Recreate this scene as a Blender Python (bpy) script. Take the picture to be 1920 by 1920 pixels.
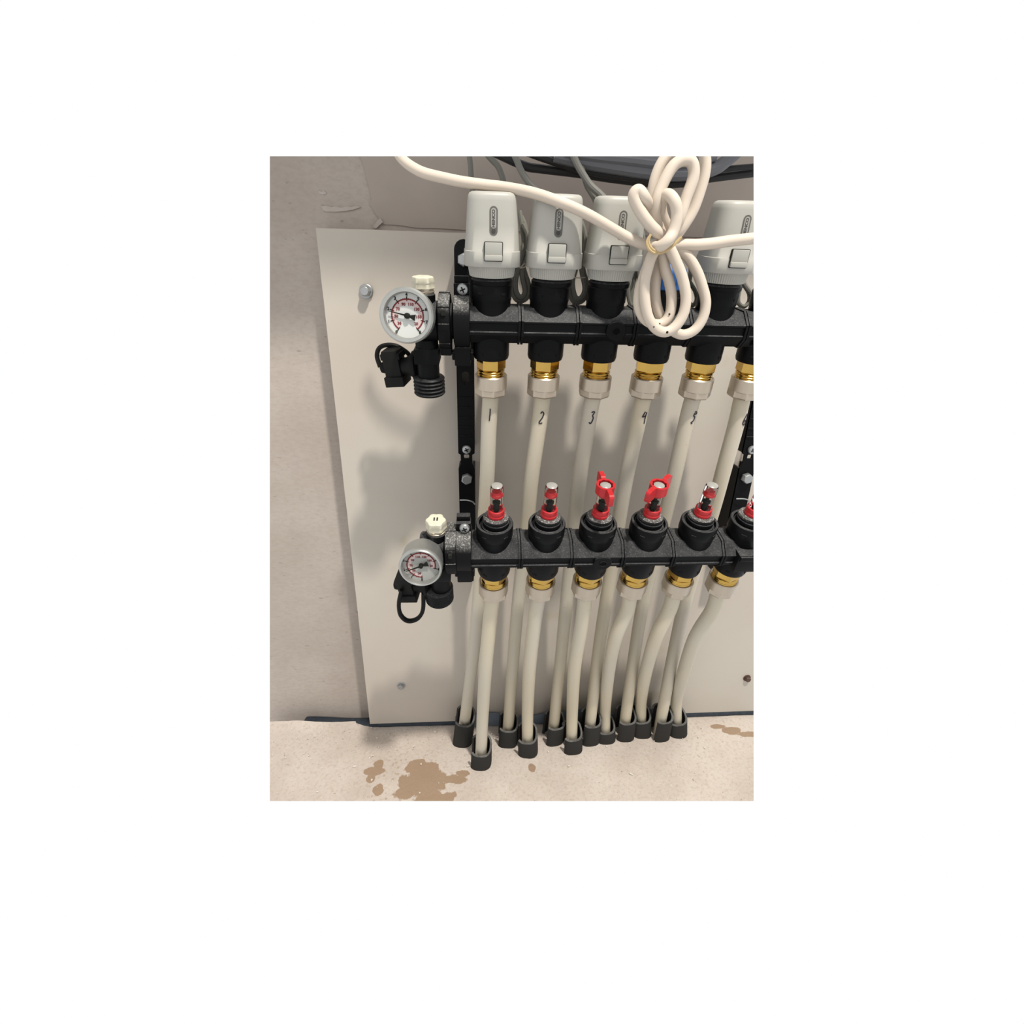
import bpy, bmesh, math, random
from mathutils import Vector, Matrix, noise
from mathutils.geometry import tessellate_polygon
for o in list(bpy.data.objects): bpy.data.objects.remove(o, do_unlink=True)
scene = bpy.context.scene; COL = scene.collection
R = math.radians; PI = math.pi; rnd = random.Random(7)

# ------------------------------------------------------------------ camera (metres; floor z=0, mounting board face y=0)
F_PX = 872.34; PPX, PPY = 959.5, 897.5
CAM = Vector((-.0093, -.5444, .6113)); YAW, PITCH, ROLL = .0668, .3586, .0215
_fw = Vector((math.sin(YAW)*math.cos(PITCH), math.cos(YAW)*math.cos(PITCH), -math.sin(PITCH)))
_r0 = Vector((math.cos(YAW), -math.sin(YAW), 0)); _u0 = _r0.cross(_fw)
_rt = _r0*math.cos(ROLL)+_u0*math.sin(ROLL); _up = -_r0*math.sin(ROLL)+_u0*math.cos(ROLL)
cd = bpy.data.cameras.new('camera'); cam = bpy.data.objects.new('camera', cd); COL.objects.link(cam)
cam.matrix_world = Matrix(((_rt.x, _up.x, -_fw.x, CAM.x), (_rt.y, _up.y, -_fw.y, CAM.y), (_rt.z, _up.z, -_fw.z, CAM.z), (0, 0, 0, 1)))
cd.sensor_width = 36; cd.lens = F_PX/1920*36; cd.shift_x = (960-PPX)/1920; cd.shift_y = (PPY-960)/1920
cd.clip_start = .01; scene.camera = cam

def ray(px, py): return _fw+_rt*((px-PPX)/F_PX)-_up*((py-PPY)/F_PX)
def at(px, py, Y):          # the point of the plane y=Y seen at this place of the photograph
    d = ray(px, py); return CAM+d*((Y-CAM.y)/d.y)
def atz(px, py, Z=0.):
    d = ray(px, py); return CAM+d*((Z-CAM.z)/d.z)

# ------------------------------------------------------------------ world, lamp, exposure
w = bpy.data.worlds.new('world'); scene.world = w; w.use_nodes = True
bg = w.node_tree.nodes['Background']; bg.inputs[0].default_value = (1, 1, 1, 1); bg.inputs[1].default_value = 1.0
ld = bpy.data.lights.new('ceiling_lamp', 'AREA'); ld.shape = 'DISK'; ld.size = .09; ld.energy = 41; ld.color = (1, .95, .88)
lo = bpy.data.objects.new('ceiling_lamp', ld); COL.objects.link(lo); lo.location = (.36, -.79, 2.03)
lo.rotation_euler = (Vector((0, -.05, .42))-Vector(lo.location)).to_track_quat('-Z', 'Y').to_euler()
vs = scene.view_settings; scene.display_settings.display_device = 'sRGB'
vs.view_transform = 'Standard'; vs.look = 'None'; vs.gamma = 1; vs.use_curve_mapping = False; vs.exposure = 0

# ------------------------------------------------------------------ materials
def lin(c): return tuple(((v/255+.055)/1.055)**2.4 if v/255 > .04045 else v/255/12.92 for v in c)
LIT = 1.45
def alb(c, k=1.): return tuple(v/LIT*k for v in lin(c))+(1,)
class NT:
    def __init__(s, name):
        s.m = bpy.data.materials.new(name); s.m.use_nodes = True; s.t = s.m.node_tree
        s.b = s.t.nodes['Principled BSDF']; s.n = s.t.nodes; s.l = s.t.links
    def new(s, ty, **kw):
        n = s.n.new(ty)
        for k, v in kw.items(): setattr(n, k, v)
        return n
    def put(s, sock, v):
        if hasattr(v, 'is_output') or isinstance(v, bpy.types.NodeSocket): s.l.new(v, sock)
        else: sock.default_value = v
    def math(s, op, a, b=0., c=0.):
        n = s.new('ShaderNodeMath', operation=op)
        for i, v in enumerate((a, b, c)): s.put(n.inputs[i], v)
        return n.outputs[0]
    def coord(s, kind='Object'):
        if kind == 'World': return s.new('ShaderNodeNewGeometry').outputs['Position']
        return s.new('ShaderNodeTexCoord').outputs[kind]
    def noise(s, vec, scale, detail=3., rough=.55, stretch=None):
        if stretch:
            mp = s.new('ShaderNodeMapping'); s.l.new(vec, mp.inputs[0]); mp.inputs['Scale'].default_value = stretch; vec = mp.outputs[0]
        n = s.new('ShaderNodeTexNoise'); s.l.new(vec, n.inputs['Vector'])
        n.inputs['Scale'].default_value = scale; n.inputs['Detail'].default_value = detail; n.inputs['Roughness'].default_value = rough
        return n.outputs[0]
    def ramp(s, fac, a, b, lo=0., hi=1.):
        n = s.new('ShaderNodeMapRange'); s.l.new(fac, n.inputs[0])
        n.inputs[1].default_value = a; n.inputs[2].default_value = b; n.inputs[3].default_value = lo; n.inputs[4].default_value = hi
        n.interpolation_type = 'SMOOTHSTEP'; return n.outputs[0]
    def mix(s, f, a, b):
        n = s.new('ShaderNodeMix', data_type='RGBA'); s.put(n.inputs[0], f); s.put(n.inputs[6], a); s.put(n.inputs[7], b); return n.outputs[2]
    def bump(s, h, strength, dist=.001):
        n = s.new('ShaderNodeBump'); n.inputs['Strength'].default_value = strength; n.inputs['Distance'].default_value = dist
        s.l.new(h, n.inputs['Height']); s.l.new(n.outputs[0], s.b.inputs['Normal'])
    def set(s, col=None, rough=None, metal=None, spec=None):
        for k, v in (('Base Color', col), ('Roughness', rough), ('Metallic', metal), ('Specular IOR Level', spec)):
            if v is not None: s.put(s.b.inputs[k], v)
        return s
def simple(name, c, rough=.5, metal=0., spec=.3, var=.06, scale=60., raw=False):
    t = NT(name); base = (tuple(c)+(1,)) if raw else alb(c)
    n = t.noise(t.coord(), scale); d = tuple(v*(1-2*var) for v in base[:3])+(1,); h = tuple(min(1, v*(1+2*var)) for v in base[:3])+(1,)
    t.set(t.mix(n, d, h), rough, metal, spec); return t.m
def dusty_lit(name, c, dust_lit, rough=.5, spec=.14, amt=.8, spk=.45):
    t = NT(name); co = t.coord('World'); g = t.new('ShaderNodeNewGeometry')
    sx = t.new('ShaderNodeSeparateXYZ'); t.l.new(g.outputs['Normal'], sx.inputs[0])
    upf = t.ramp(sx.outputs[2], .22, .72)  # upward faces paler: dust, and lit tops painted into the colour
    sp = t.ramp(t.noise(co, 700, 2, .6), .50, .70); br = t.noise(co, 90, 3)
    f = t.math('MULTIPLY', t.math('MULTIPLY', upf, amt), t.math('ADD', t.math('MULTIPLY', sp, spk), t.math('MULTIPLY', br, 1.25-spk*.9)))
    t.set(t.mix(f, tuple(c)+(1,), tuple(dust_lit)+(1,)), rough, 0, spec)
    t.bump(t.noise(co, 900, 2), .12, .0004); return t.m

def m_wall():
    t = NT('plasterboard_paper'); co = t.coord('World')
    a = t.noise(co, 7, 4); b = t.noise(co, 240, 3, .6, (.6, 1, 1.2)); f = t.noise(co, 420, 2, .6, (.55, 1, 1.5))
    c = t.mix(t.ramp(a, .3, .7), alb((190, 178, 167)), alb((203, 192, 182)))
    c = t.mix(t.ramp(b, .35, .75, 0, .25), c, alb((165, 152, 140)))
    pit = t.ramp(t.noise(co, 120, 2, .5, (.8, 1, 2.0)), .70, .76, 0, .35)
    c = t.mix(pit, c, alb((120, 108, 98)))
    t.set(c, .9, 0, .1); t.bump(f, .22, .0007); return t.m
def m_board():
    t = NT('smooth_white_board'); co = t.coord('World')
    a = t.noise(co, 5, 4); c = t.mix(t.ramp(a, .35, .65), alb((208, 197, 184)), alb((212, 204, 191)))
    st = t.ramp(t.noise(co, 13, 3), .62, .72, 0, .5); c = t.mix(st, c, alb((196, 182, 150)))
    sp = t.ramp(t.noise(co, 160, 2), .74, .78, 0, .3); c = t.mix(sp, c, alb((150, 138, 120)))
    t.set(c, .62, 0, .22); t.bump(t.noise(co, 500, 2), .06, .0006); return t.m
def m_floor():
    t = NT('dusty_screed'); co = t.coord('World')
    a = t.noise(co, 9, 5); c = t.mix(t.ramp(a, .3, .7), alb((211, 197, 184)), alb((229, 217, 205)))
    c = t.mix(t.ramp(t.noise(co, 220, 3, .6), .45, .8, 0, .45), c, alb((178, 158, 138)))
    c = t.mix(t.ramp(t.noise(co, 480, 2), .68, .74, 0, .8), c, alb((244, 238, 226)))
    c = t.mix(t.ramp(t.noise(co, 330, 2), .70, .75, 0, .55), c, alb((120, 100, 84)))
    # wet spots and dark patches: tinted where the distance to a set of spots, roughened by noise, is small
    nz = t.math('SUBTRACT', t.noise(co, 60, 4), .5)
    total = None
    for (px, py, rx, ry) in WET_DARK:
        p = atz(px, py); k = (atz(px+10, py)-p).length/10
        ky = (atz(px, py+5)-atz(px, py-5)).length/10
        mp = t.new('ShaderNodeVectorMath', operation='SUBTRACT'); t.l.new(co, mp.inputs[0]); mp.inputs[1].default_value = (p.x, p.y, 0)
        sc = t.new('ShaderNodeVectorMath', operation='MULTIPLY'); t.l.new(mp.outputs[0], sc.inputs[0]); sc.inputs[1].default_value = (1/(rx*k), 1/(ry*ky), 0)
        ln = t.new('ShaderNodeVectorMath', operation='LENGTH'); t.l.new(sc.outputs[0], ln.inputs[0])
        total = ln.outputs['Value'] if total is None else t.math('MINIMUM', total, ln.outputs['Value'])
    wet_dark = t.ramp(t.math('ADD', total, t.math('MULTIPLY', nz, 1.5)), 1.06, .94)
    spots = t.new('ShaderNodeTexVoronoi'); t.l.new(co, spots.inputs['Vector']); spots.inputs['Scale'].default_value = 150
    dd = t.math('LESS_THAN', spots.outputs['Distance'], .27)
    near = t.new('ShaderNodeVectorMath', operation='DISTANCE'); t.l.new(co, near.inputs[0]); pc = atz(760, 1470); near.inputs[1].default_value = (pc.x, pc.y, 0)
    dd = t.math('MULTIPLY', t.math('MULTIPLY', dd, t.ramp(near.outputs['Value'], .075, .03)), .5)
    wet_dark = t.math('MAXIMUM', wet_dark, dd)
    c = t.mix(t.math('MULTIPLY', wet_dark, .88), c, alb((168, 140, 112)))
    t.set(c, t.math('SUBTRACT', .95, t.math('MULTIPLY', wet_dark, .35)), 0, .12)
    t.bump(t.noise(co, 300, 4, .65), .4, .0016); return t.m
WET_DARK = [(795, 1468, 46, 30), (790, 1440, 30, 16), (815, 1500, 40, 16), (848, 1462, 26, 9), (868, 1450, 12, 7), (760, 1488, 22, 12),
       (700, 1446, 22, 8), (710, 1434, 9, 10), (694, 1460, 8, 8), (711, 1480, 10, 11), (997, 1440, 6, 8), (1345, 1362, 13, 4), (1372, 1370, 20, 6), (1400, 1377, 16, 5)]  # last three spots: a soft dark patch at the right

BLK = dusty_lit('black_plastic', (.0042, .0044, .005), (.115, .115, .115), .42, .08, .85)
BLKC = dusty_lit('black_clean_plastic', (.004, .0042, .0048), (.15, .15, .15), .4, .08, .55)  # dust strengthened so the cup rims look lit
DUST = dusty_lit('black_dusty_plastic', (.005, .005, .0054), (.30, .295, .28), .5, .08, 1.0, .8)
RUB = simple('black_rubber', (.0075, .0075, .007), .55, 0, .12, .15, 200, True)
SLV = dusty_lit('charcoal_foam', (.030, .029, .027), (.20, .195, .185), .8, .1, .9)
ACT = simple('pale_grey_plastic', (190, 188, 179), .42, 0, .28, .02)
ACTD = simple('grey_print', (108, 106, 101), .6, 0, .2, .03)
ACTL = simple('grey_badge_field', (172, 170, 163), .5, 0, .2, .02)
ACTK = simple('dark_grey_print', (78, 76, 72), .6, 0, .2, .03)
GAP = simple('dark_gap', (.02, .02, .018), .8, 0, .05, .05, 60, True)
BRASS = simple('brass', (.52, .335, .085), .2, 1, .5, .08, 40, True)
def m_nickel(name, c, ro):
    t = NT(name); co = t.coord(); n = t.noise(co, 120, 3, .6, (1, 1, .08))
    t.set(t.mix(n, tuple(v*.82 for v in c)+(1,), tuple(v*1.12 for v in c)+(1,)), ro, .75, .4); t.bump(n, .05, .0004); return t.m
NICK = m_nickel('satin_nickel', (.47, .405, .325), .34)
ZINC = m_nickel('zinc_plated_steel', (.36, .37, .37), .36)
STEEL = m_nickel('brushed_gauge_steel', (.40, .405, .385), .38)
WCAB = simple('cream_white_cable_sheath', (228, 214, 197), .5, 0, .22, .03, 40)
GCAB = simple('grey_cable_sheath', (138, 137, 130), .5, 0, .22, .05, 60)
GCABD = simple('shaded_grey_cable_sheath', (134, 133, 124), .5, 0, .2, .06, 60)
COND = simple('blue_grey_conduit', (118, 119, 124), .42, 0, .28, .05, 30)
KCAB = simple('black_cable_sheath', (.02, .02, .02), .45, 0, .2, .1, 60, True)
VENT = simple('ivory_plastic', (230, 224, 200), .4, 0, .3, .03)
RED = simple('red_plastic', (.42, .018, .022), .35, 0, .3, .06, 80, True)
BLUE = simple('blue_plastic', (.012, .075, .25), .45, 0, .25, .06, 80, True)
FOIL = simple('blue_grey_foil', (122, 134, 148), .4, 0, .3, .12, 60)
EDGE = simple('dark_edge_foam', (54, 61, 69), .6, 0, .2, .2, 120)
DIAL = simple('dial_white', (222, 224, 220), .5, 0, .2, .02)
DIALG = simple('dial_grey', (178, 178, 172), .5, 0, .2, .02)
INK = simple('black_ink', (.012, .012, .010), .6, 0, .1, .05, 60, True)
REDINK = simple('red_ink', (132, 58, 58), .6, 0, .1, .05)
PINK = simple('pink_dial_band', (220, 200, 197), .6, 0, .1, .03)
PENC = simple('marker_ink', (.035, .032, .04), .6, 0, .1, .1, 900, True)
TAN = simple('tan_band', (206, 180, 134), .5, 0, .2, .08, 200)
PLAST = simple('skim_plaster', (190, 178, 168), .85, 0, .1, .04, 25)
PAPER = simple('torn_paper', (206, 196, 186), .9, 0, .1, .05, 90)
CHIP = simple('plaster_chips', (238, 230, 216), .9, 0, .1, .08, 400)
RUST = simple('rusty_steel', (.10, .06, .045), .6, .5, .3, .3, 600, True)
SOFF = simple('shading_soffit_paint', (200, 196, 190), .8, 0, .2, .02)
def m_pex():
    t = NT('translucent_pipe'); co = t.coord('World')
    a = t.ramp(t.noise(co, 14, 2, .5, (1, 1, .4)), .3, .7)
    c = t.mix(a, alb((212, 204, 188)), alb((220, 208, 182)))
    c = t.mix(t.ramp(t.noise(co, 400, 2), .72, .76, 0, .4), c, alb((120, 105, 85)))
    t.set(c, .38, 0, .28); t.b.inputs['Subsurface Weight'].default_value = .25
    t.b.inputs['Subsurface Radius'].default_value = (.006, .005, .004); t.b.inputs['Subsurface Scale'].default_value = 1; return t.m
PEX = m_pex()
def m_glass():
    t = NT('clear_sight_glass'); t.set((.97, .97, .96, 1), .04, 0, .5)
    t.b.inputs['Transmission Weight'].default_value = 1; t.b.inputs['IOR'].default_value = 1.16; return t.m
GLASS = m_glass()
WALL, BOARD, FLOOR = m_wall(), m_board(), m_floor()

# ------------------------------------------------------------------ mesh helpers
def MX(loc=(0, 0, 0), rx=0, ry=0, rz=0):
    return Matrix.Translation(loc) @ Matrix.Rotation(rz, 4, 'Z') @ Matrix.Rotation(ry, 4, 'Y') @ Matrix.Rotation(rx, 4, 'X')
AX_X = Matrix.Rotation(PI/2, 4, 'Y')       # lathe axis z -> +x
AX_F = Matrix.Rotation(PI/2, 4, 'X')       # lathe axis z -> -y (towards the viewer)
class MB:
    def __init__(s): s.v = []; s.f = []
    def add(s, vs, fs, M=None):
        k = len(s.v); s.v += [(M @ Vector(p)) if M else Vector(p) for p in vs]; s.f += [tuple(i+k for i in f) for f in fs]; return s
    def lathe(s, prof, n=28, M=None, ph=0., open_=False):
        vs = []; fs = []
        for r, z in prof: vs += [(r*math.cos(ph+2*PI*i/n), r*math.sin(ph+2*PI*i/n), z) for i in range(n)]
        for j in range(len(prof)-1):
            for i in range(n):
                a, b = j*n+i, j*n+(i+1) % n; fs.append((a, b, b+n, a+n))
        if not open_:
            fs.append(tuple(range(n-1, -1, -1))); m = (len(prof)-1)*n; fs.append(tuple(range(m, m+n)))
        return s.add(vs, fs, M)
    def box(s, c, d, M=None, bev=0.):
        bm = bmesh.new(); bmesh.ops.create_cube(bm, size=1)
        for v in bm.verts: v.co = Vector((v.co.x*d[0]+c[0], v.co.y*d[1]+c[1], v.co.z*d[2]+c[2]))
        if bev: bmesh.ops.bevel(bm, geom=bm.edges[:], offset=bev, segments=2, affect='EDGES', profile=.6)
        bm.verts.index_update(); s.add([v.co.copy() for v in bm.verts], [tuple(v.index for v in f.verts) for f in bm.faces], M); bm.free(); return s
    def tube(s, pts, r, n=10, smooth=6, closed=False, flat=None, M=None):
        pts = [Vector(p) for p in pts]
        if smooth: pts = spline(pts, smooth, closed)
        m = len(pts); vs = []; fs = []
        T = []
        for i in range(m):
            a = pts[(i-1) % m] if closed or i else pts[0]; b = pts[(i+1) % m] if closed or i < m-1 else pts[-1]
            T.append((b-a).normalized())
        N = Vector((0, -1, 0)); N = (N-T[0]*N.dot(T[0]))
        N = N.normalized() if N.length > .1 else Vector((0, 0, 1))
        for i in range(m):
            N = (N-T[i]*N.dot(T[i])).normalized(); B = T[i].cross(N)
            rr = r[i*len(r)//m] if isinstance(r, (list, tuple)) else r
            ra, rb = (rr, rr) if flat is None else flat
            vs += [pts[i]+N*(ra*math.cos(2*PI*k/n))+B*(rb*math.sin(2*PI*k/n)) for k in range(n)]
        for i in range(m if closed else m-1):
            for k in range(n):
                a, b = i*n+k, i*n+(k+1) % n; c = ((i+1) % m)*n; fs.append((a, b, c+(k+1) % n, c+k))
        if not closed: fs.append(tuple(range(n-1, -1, -1))); fs.append(tuple(range((m-1)*n, m*n)))
        return s.add(vs, fs, M)
    def prism(s, loops, h0, h1, M=None):       # 2-D outline (with holes) drawn out from h0 to h1 along z
        if not isinstance(loops[0][0], (tuple, list)): loops = [loops]
        vs = [(x, y, h0) for l in loops for x, y in l]; n = len(vs); vs += [(x, y, h1) for l in loops for x, y in l]
        tri = tessellate_polygon([[Vector((x, y, 0)) for x, y in l] for l in loops])
        fs = [tuple(reversed(t)) for t in tri]+[tuple(i+n for i in t) for t in tri]; k = 0
        for l in loops:
            for i in range(len(l)):
                a, b = k+i, k+(i+1) % len(l); fs.append((a, b, b+n, a+n))
            k += len(l)
        return s.add(vs, fs, M)
    def loft(s, secs, M=None):                  # rings of equal length
        n = len(secs[0]); vs = [p for q in secs for p in q]; fs = []
        for j in range(len(secs)-1):
            for i in range(n):
                a, b = j*n+i, j*n+(i+1) % n; fs.append((a, b, b+n, a+n))
        fs.append(tuple(range(n-1, -1, -1))); m = (len(secs)-1)*n; fs.append(tuple(range(m, m+n))); return s.add(vs, fs, M)
    def mesh(s, name, mat, org=None, ang=.62):
        me = bpy.data.meshes.new(name); o = org or Vector((0, 0, 0))
        me.from_pydata([tuple(v-o) for v in s.v], [], s.f)
        bm = bmesh.new(); bm.from_mesh(me); bmesh.ops.recalc_face_normals(bm, faces=bm.faces); bm.to_mesh(me); bm.free()
        me.materials.append(mat)
        me.polygons.foreach_set('use_smooth', [True]*len(me.polygons)); me.set_sharp_from_angle(angle=ang); return me
    def build(s, name, mat, parent=None, org=None, ang=.62): return link(name, s.mesh(name, mat, org, ang), parent, org)
def spline(P, k, closed=False):
    out = []; m = len(P)
    for i in range(m if closed else m-1):
        p0 = P[(i-1) % m] if closed or i else P[0]*2-P[1]; p1 = P[i]; p2 = P[(i+1) % m]
        p3 = P[(i+2) % m] if closed or i < m-2 else P[-1]*2-P[-2]
        for j in range(k):
            t = j/k; out.append(.5*((2*p1)+(p2-p0)*t+(2*p0-5*p1+4*p2-p3)*t*t+(3*p1-p0-3*p2+p3)*t**3))
    if not closed: out.append(P[-1])
    return out
def link(name, me, parent=None, loc=None):
    o = bpy.data.objects.new(name, me); COL.objects.link(o)
    if parent: o.parent = parent
    if loc is not None: o.location = loc
    return o
def tag(o, label=None, cat=None, group=None, kind=None):
    for k, v in (('label', label), ('category', cat), ('group', group), ('kind', kind)):
        if v: o[k] = v
    return o
def thing(name, M, label, cat, group=None):
    o = bpy.data.objects.new(name, None); COL.objects.link(o); o.empty_display_size = .01
    o.matrix_world = M if isinstance(M, Matrix) else Matrix.Translation(M); return tag(o, label, cat, group)
def ring2(r, n=20, cx=0, cy=0): return [(cx+r*math.cos(2*PI*i/n), cy+r*math.sin(2*PI*i/n)) for i in range(n)]
def rrect(x0, y0, x1, y1, r, n=4):
    out = []
    for cx, cy, a in ((x1-r, y0+r, -90), (x1-r, y1-r, 0), (x0+r, y1-r, 90), (x0+r, y0+r, 180)):
        out += [(cx+r*math.cos(R(a+90*i/n)), cy+r*math.sin(R(a+90*i/n))) for i in range(n+1)]
    return out
def text2d(s, size, res=2, off=0.):
    cu = bpy.data.curves.new('t', 'FONT'); cu.body = s; cu.size = size; cu.resolution_u = res; cu.offset = off; cu.align_x = 'CENTER'; cu.align_y = 'CENTER'
    o = bpy.data.objects.new('t', cu); COL.objects.link(o)
    me = o.to_mesh(); vs = [tuple(v.co) for v in me.vertices]; fs = [tuple(p.vertices) for p in me.polygons]
    o.to_mesh_clear(); bpy.data.objects.remove(o); bpy.data.curves.remove(cu); return vs, fs
NUM = ['one', 'two', 'three', 'four', 'five', 'six']
ORD = ['first', 'second', 'third', 'fourth', 'fifth', 'sixth']

# ------------------------------------------------------------------ the setting
YW = .036
wall = tag(MB().box((.05, YW+.03, .42), (1.5, .06, 1.06)).build('wall_back', WALL), kind='structure')
fl = MB(); nx, ny = 150, 40
for j in range(ny+1):
    for i in range(nx+1):
        x = -.5+1.2*i/nx; y = .0125-.3125*j/ny
        h = .0014*noise.noise(Vector((x*14, y*14, 3)))+.0011*noise.noise(Vector((x*60, y*60, 9)))
        edge = max(0, 1-abs(y-.0125)/.012)*max(0, min(1, (-.245-x)/.05)); fl.v.append(Vector((x, y, h+.006*edge)))
for j in range(ny):
    for i in range(nx):
        a = j*(nx+1)+i; fl.f.append((a, a+nx+1, a+nx+2, a+1))
k = len(fl.v); fl.box((.1, -.14375, -.025), (1.2, .3125, .044))
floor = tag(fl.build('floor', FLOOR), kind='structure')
tag(MB().box((.1, -.07, 1.012), (2.4, .26, .05)).build('shading_soffit', SOFF), kind='structure')  # unseen slab added overhead to keep the lamp off the upper wall
bb = MB()
bb.tube([(-.29, .030, -.016), (-.26, .024, -.0115), (-.225, .0170, -.0075), (-.19, .0115, -.0030), (-.17, .009, .0012), (-.15, .0075, .0032), (0, .006, .0035), (.2, .006, .0035), (.4, .006, .0035), (.6, .006, .0035)], .005, 12, 4, flat=(.0085, .0058))
base = tag(bb.build('baseboard_back', EDGE), kind='structure')
fm = MB(); top = []
for i in range(31):
    x = -.052+.31*i/30; top.append((x, .021+.005*math.sin(i*.45)+.003*noise.noise(Vector((x*40, 0, 0)))))
for i, (x, z) in enumerate(top):
    yy = -.0062-.0012*math.sin(i*.9)
    fm.v += [Vector((x, yy, .001)), Vector((x, yy-.001, z*.5)), Vector((x, yy+.002, z)), Vector((x, yy+.003, z)), Vector((x, yy+.0012, .001))]
    if i:
        a = (i-1)*5
        for q in range(5): fm.f.append((a+q, a+(q+1) % 5, a+5+(q+1) % 5, a+5+q))
tag(fm.build('foil_flap', FOIL, base), 'crumpled blue-grey foil flap')
def flat_patch(px, Y, th, name, mat, par, lab):
    pts = [at(x, y, Y) for x, y in px]
    m = MB().prism([(p.x, p.z) for p in pts], 0, th, Matrix(((1, 0, 0, 0), (0, 0, -1, Y), (0, 1, 0, 0), (0, 0, 0, 1))))
    return tag(m.build(name, mat, par), lab)
flat_patch([(676, 200), (676, 293), (684, 318), (688, 335), (692, 350), (695, 362), (697, 375), (693, 383), (699, 392), (703, 399), (709, 407), (714, 414), (719, 421),
            (740, 422), (760, 424), (775, 427), (790, 428), (816, 428), (845, 430), (880, 432), (1150, 440), (1600, 455), (1600, 180)], YW, .0016, 'plaster_coat', PLAST, wall, 'smooth skim coat with a ragged edge')
flat_patch([(602, 384), (606, 387), (612, 386), (622, 389), (630, 387), (640, 390), (652, 387), (660, 389), (669, 386), (677, 389), (668, 392), (661, 394), (650, 396), (630, 397.5), (612, 397), (607, 395)], YW, .0016, 'torn_paper', PAPER, wall, 'peeled lip of facing paper')
flat_patch([(597, 357), (603, 360), (608, 358), (613, 363), (606, 365), (599, 364)], YW, .0007, 'torn_paper', PAPER, wall, 'small scuffed scrap of facing paper')
flat_patch([(700, 427), (703, 421), (709, 413), (714, 410), (719, 417), (712, 423), (706, 429)], YW-.0016, .0025, 'torn_paper', PAPER, wall, 'scrap of paper at the board edge')
deb = MB()
for i in range(420):
    if i < 170: x = rnd.uniform(-.32, .05); y = .004-abs(rnd.gauss(0, .028))
    elif i < 300: x = rnd.uniform(-.1, .33); y = -abs(rnd.gauss(.03, .03))
    else: x = rnd.uniform(-.33, .40); y = rnd.uniform(-.14, 0)
    s = rnd.choice((.0005, .0006, .0008, .001, .0016)); 
    vs = [Vector((rnd.gauss(0, 1), rnd.gauss(0, 1), rnd.gauss(0, .7))).normalized()*s*rnd.uniform(.6, 1.3) for _ in range(6)]
    bm = bmesh.new()
    for v in vs: bm.verts.new(v+Vector((x, y, s*.5+.0006)))
    bmesh.ops.convex_hull(bm, input=bm.verts); bm.verts.index_update()
    deb.add([v.co.copy() for v in bm.verts], [tuple(v.index for v in f.verts) for f in bm.faces]); bm.free()
for (px, py, l, a) in ((1067, 1437, .0035, .5), (1183, 1452, .005, -.6), (922, 1410, .004, 1.), (665, 1438, .005, .2), (1133, 1392, .003, .4), (878, 1437, .004, .3)):
    p = atz(px, py, .001); deb.box((0, 0, .001), (l, .0016, .0014), MX(p, 0, .1, a))
tag(deb.build('plaster_debris', CHIP, ang=.2), 'white plaster crumbs scattered over the beige floor', 'debris', kind='stuff')

# ------------------------------------------------------------------ mounting board and its bolts
def hexbolt(parent, p, r, mat, washer=True, h=.006, rot=0., name='bolt', lab=None):
    M = Matrix.Translation(p) @ AX_F
    b = MB().lathe([(r, .0), (r, h*.8), (r*.86, h)], 6, M, rot); b.lathe([(r*.80, h), (r*.72, h+.0004)], 20, M)
    o = b.build(name, mat, parent)
    if washer: MB().lathe([(r*1.32, -.002), (r*1.32, -.0004), (r*1.2, .0001)], 24, M).build('washer', mat, o)
    return tag(o, lab) if lab else o
def panscrew(parent, p, r, mat, rx=0.):
    M = Matrix.Translation(p) @ Matrix.Rotation(rx, 4, 'X') @ AX_F
    o = MB().lathe([(r, 0), (r, r*.25), (r*.86, r*.5), (r*.5, r*.66), (0.0001, r*.7)], 20, M).build('screw', mat, parent)
    c = MB()
    for a in (.4, .4+PI/2): c.box((0, 0, r*.66), (r*1.0, r*.24, r*.22), M @ Matrix.Rotation(a, 4, 'Z'))
    c.build('cross_recess', GAP, o); return o
bd = thing('mounting_board', (0, 0, .0075), 'off-white board screwed to the wall behind both manifolds', 'board')
b = MB(); zt, zb = .6800-.0075, 0.; xl, xl2 = -.1784, -.1815; ol = []
for i in range(41):                       # slightly ragged sawn left edge
    t = i/40; ol.append((xl2+(xl-xl2)*t+.0005*noise.noise(Vector((0, t*60, 1))), zb+(zt-zb)*t))
for i in range(41): t = i/40; ol.append((xl+.75*t, zt-.0015*t+.0006*noise.noise(Vector((t*60, 0, 5)))))
ol.append((xl+.75, 0))
b.prism(ol, 0, .034, Matrix(((1, 0, 0, 0), (0, 0, -1, .034), (0, 1, 0, 0), (0, 0, 0, 1)))).build('panel', BOARD, bd)
bpt = lambda x, y, Y=0: at(x, y, Y)-Vector((0, 0, .0075))
hexbolt(bd, bpt(686, 546, -.003), .0055, ZINC, True, .007)
hexbolt(bd, bpt(752, 1286, -.001), .0045, ZINC, True, .004, .3)
hexbolt(bd, bpt(1401, 1272, -.001), .0045, RUST, True, .004, .2, lab='rusty brown bolt')

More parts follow.
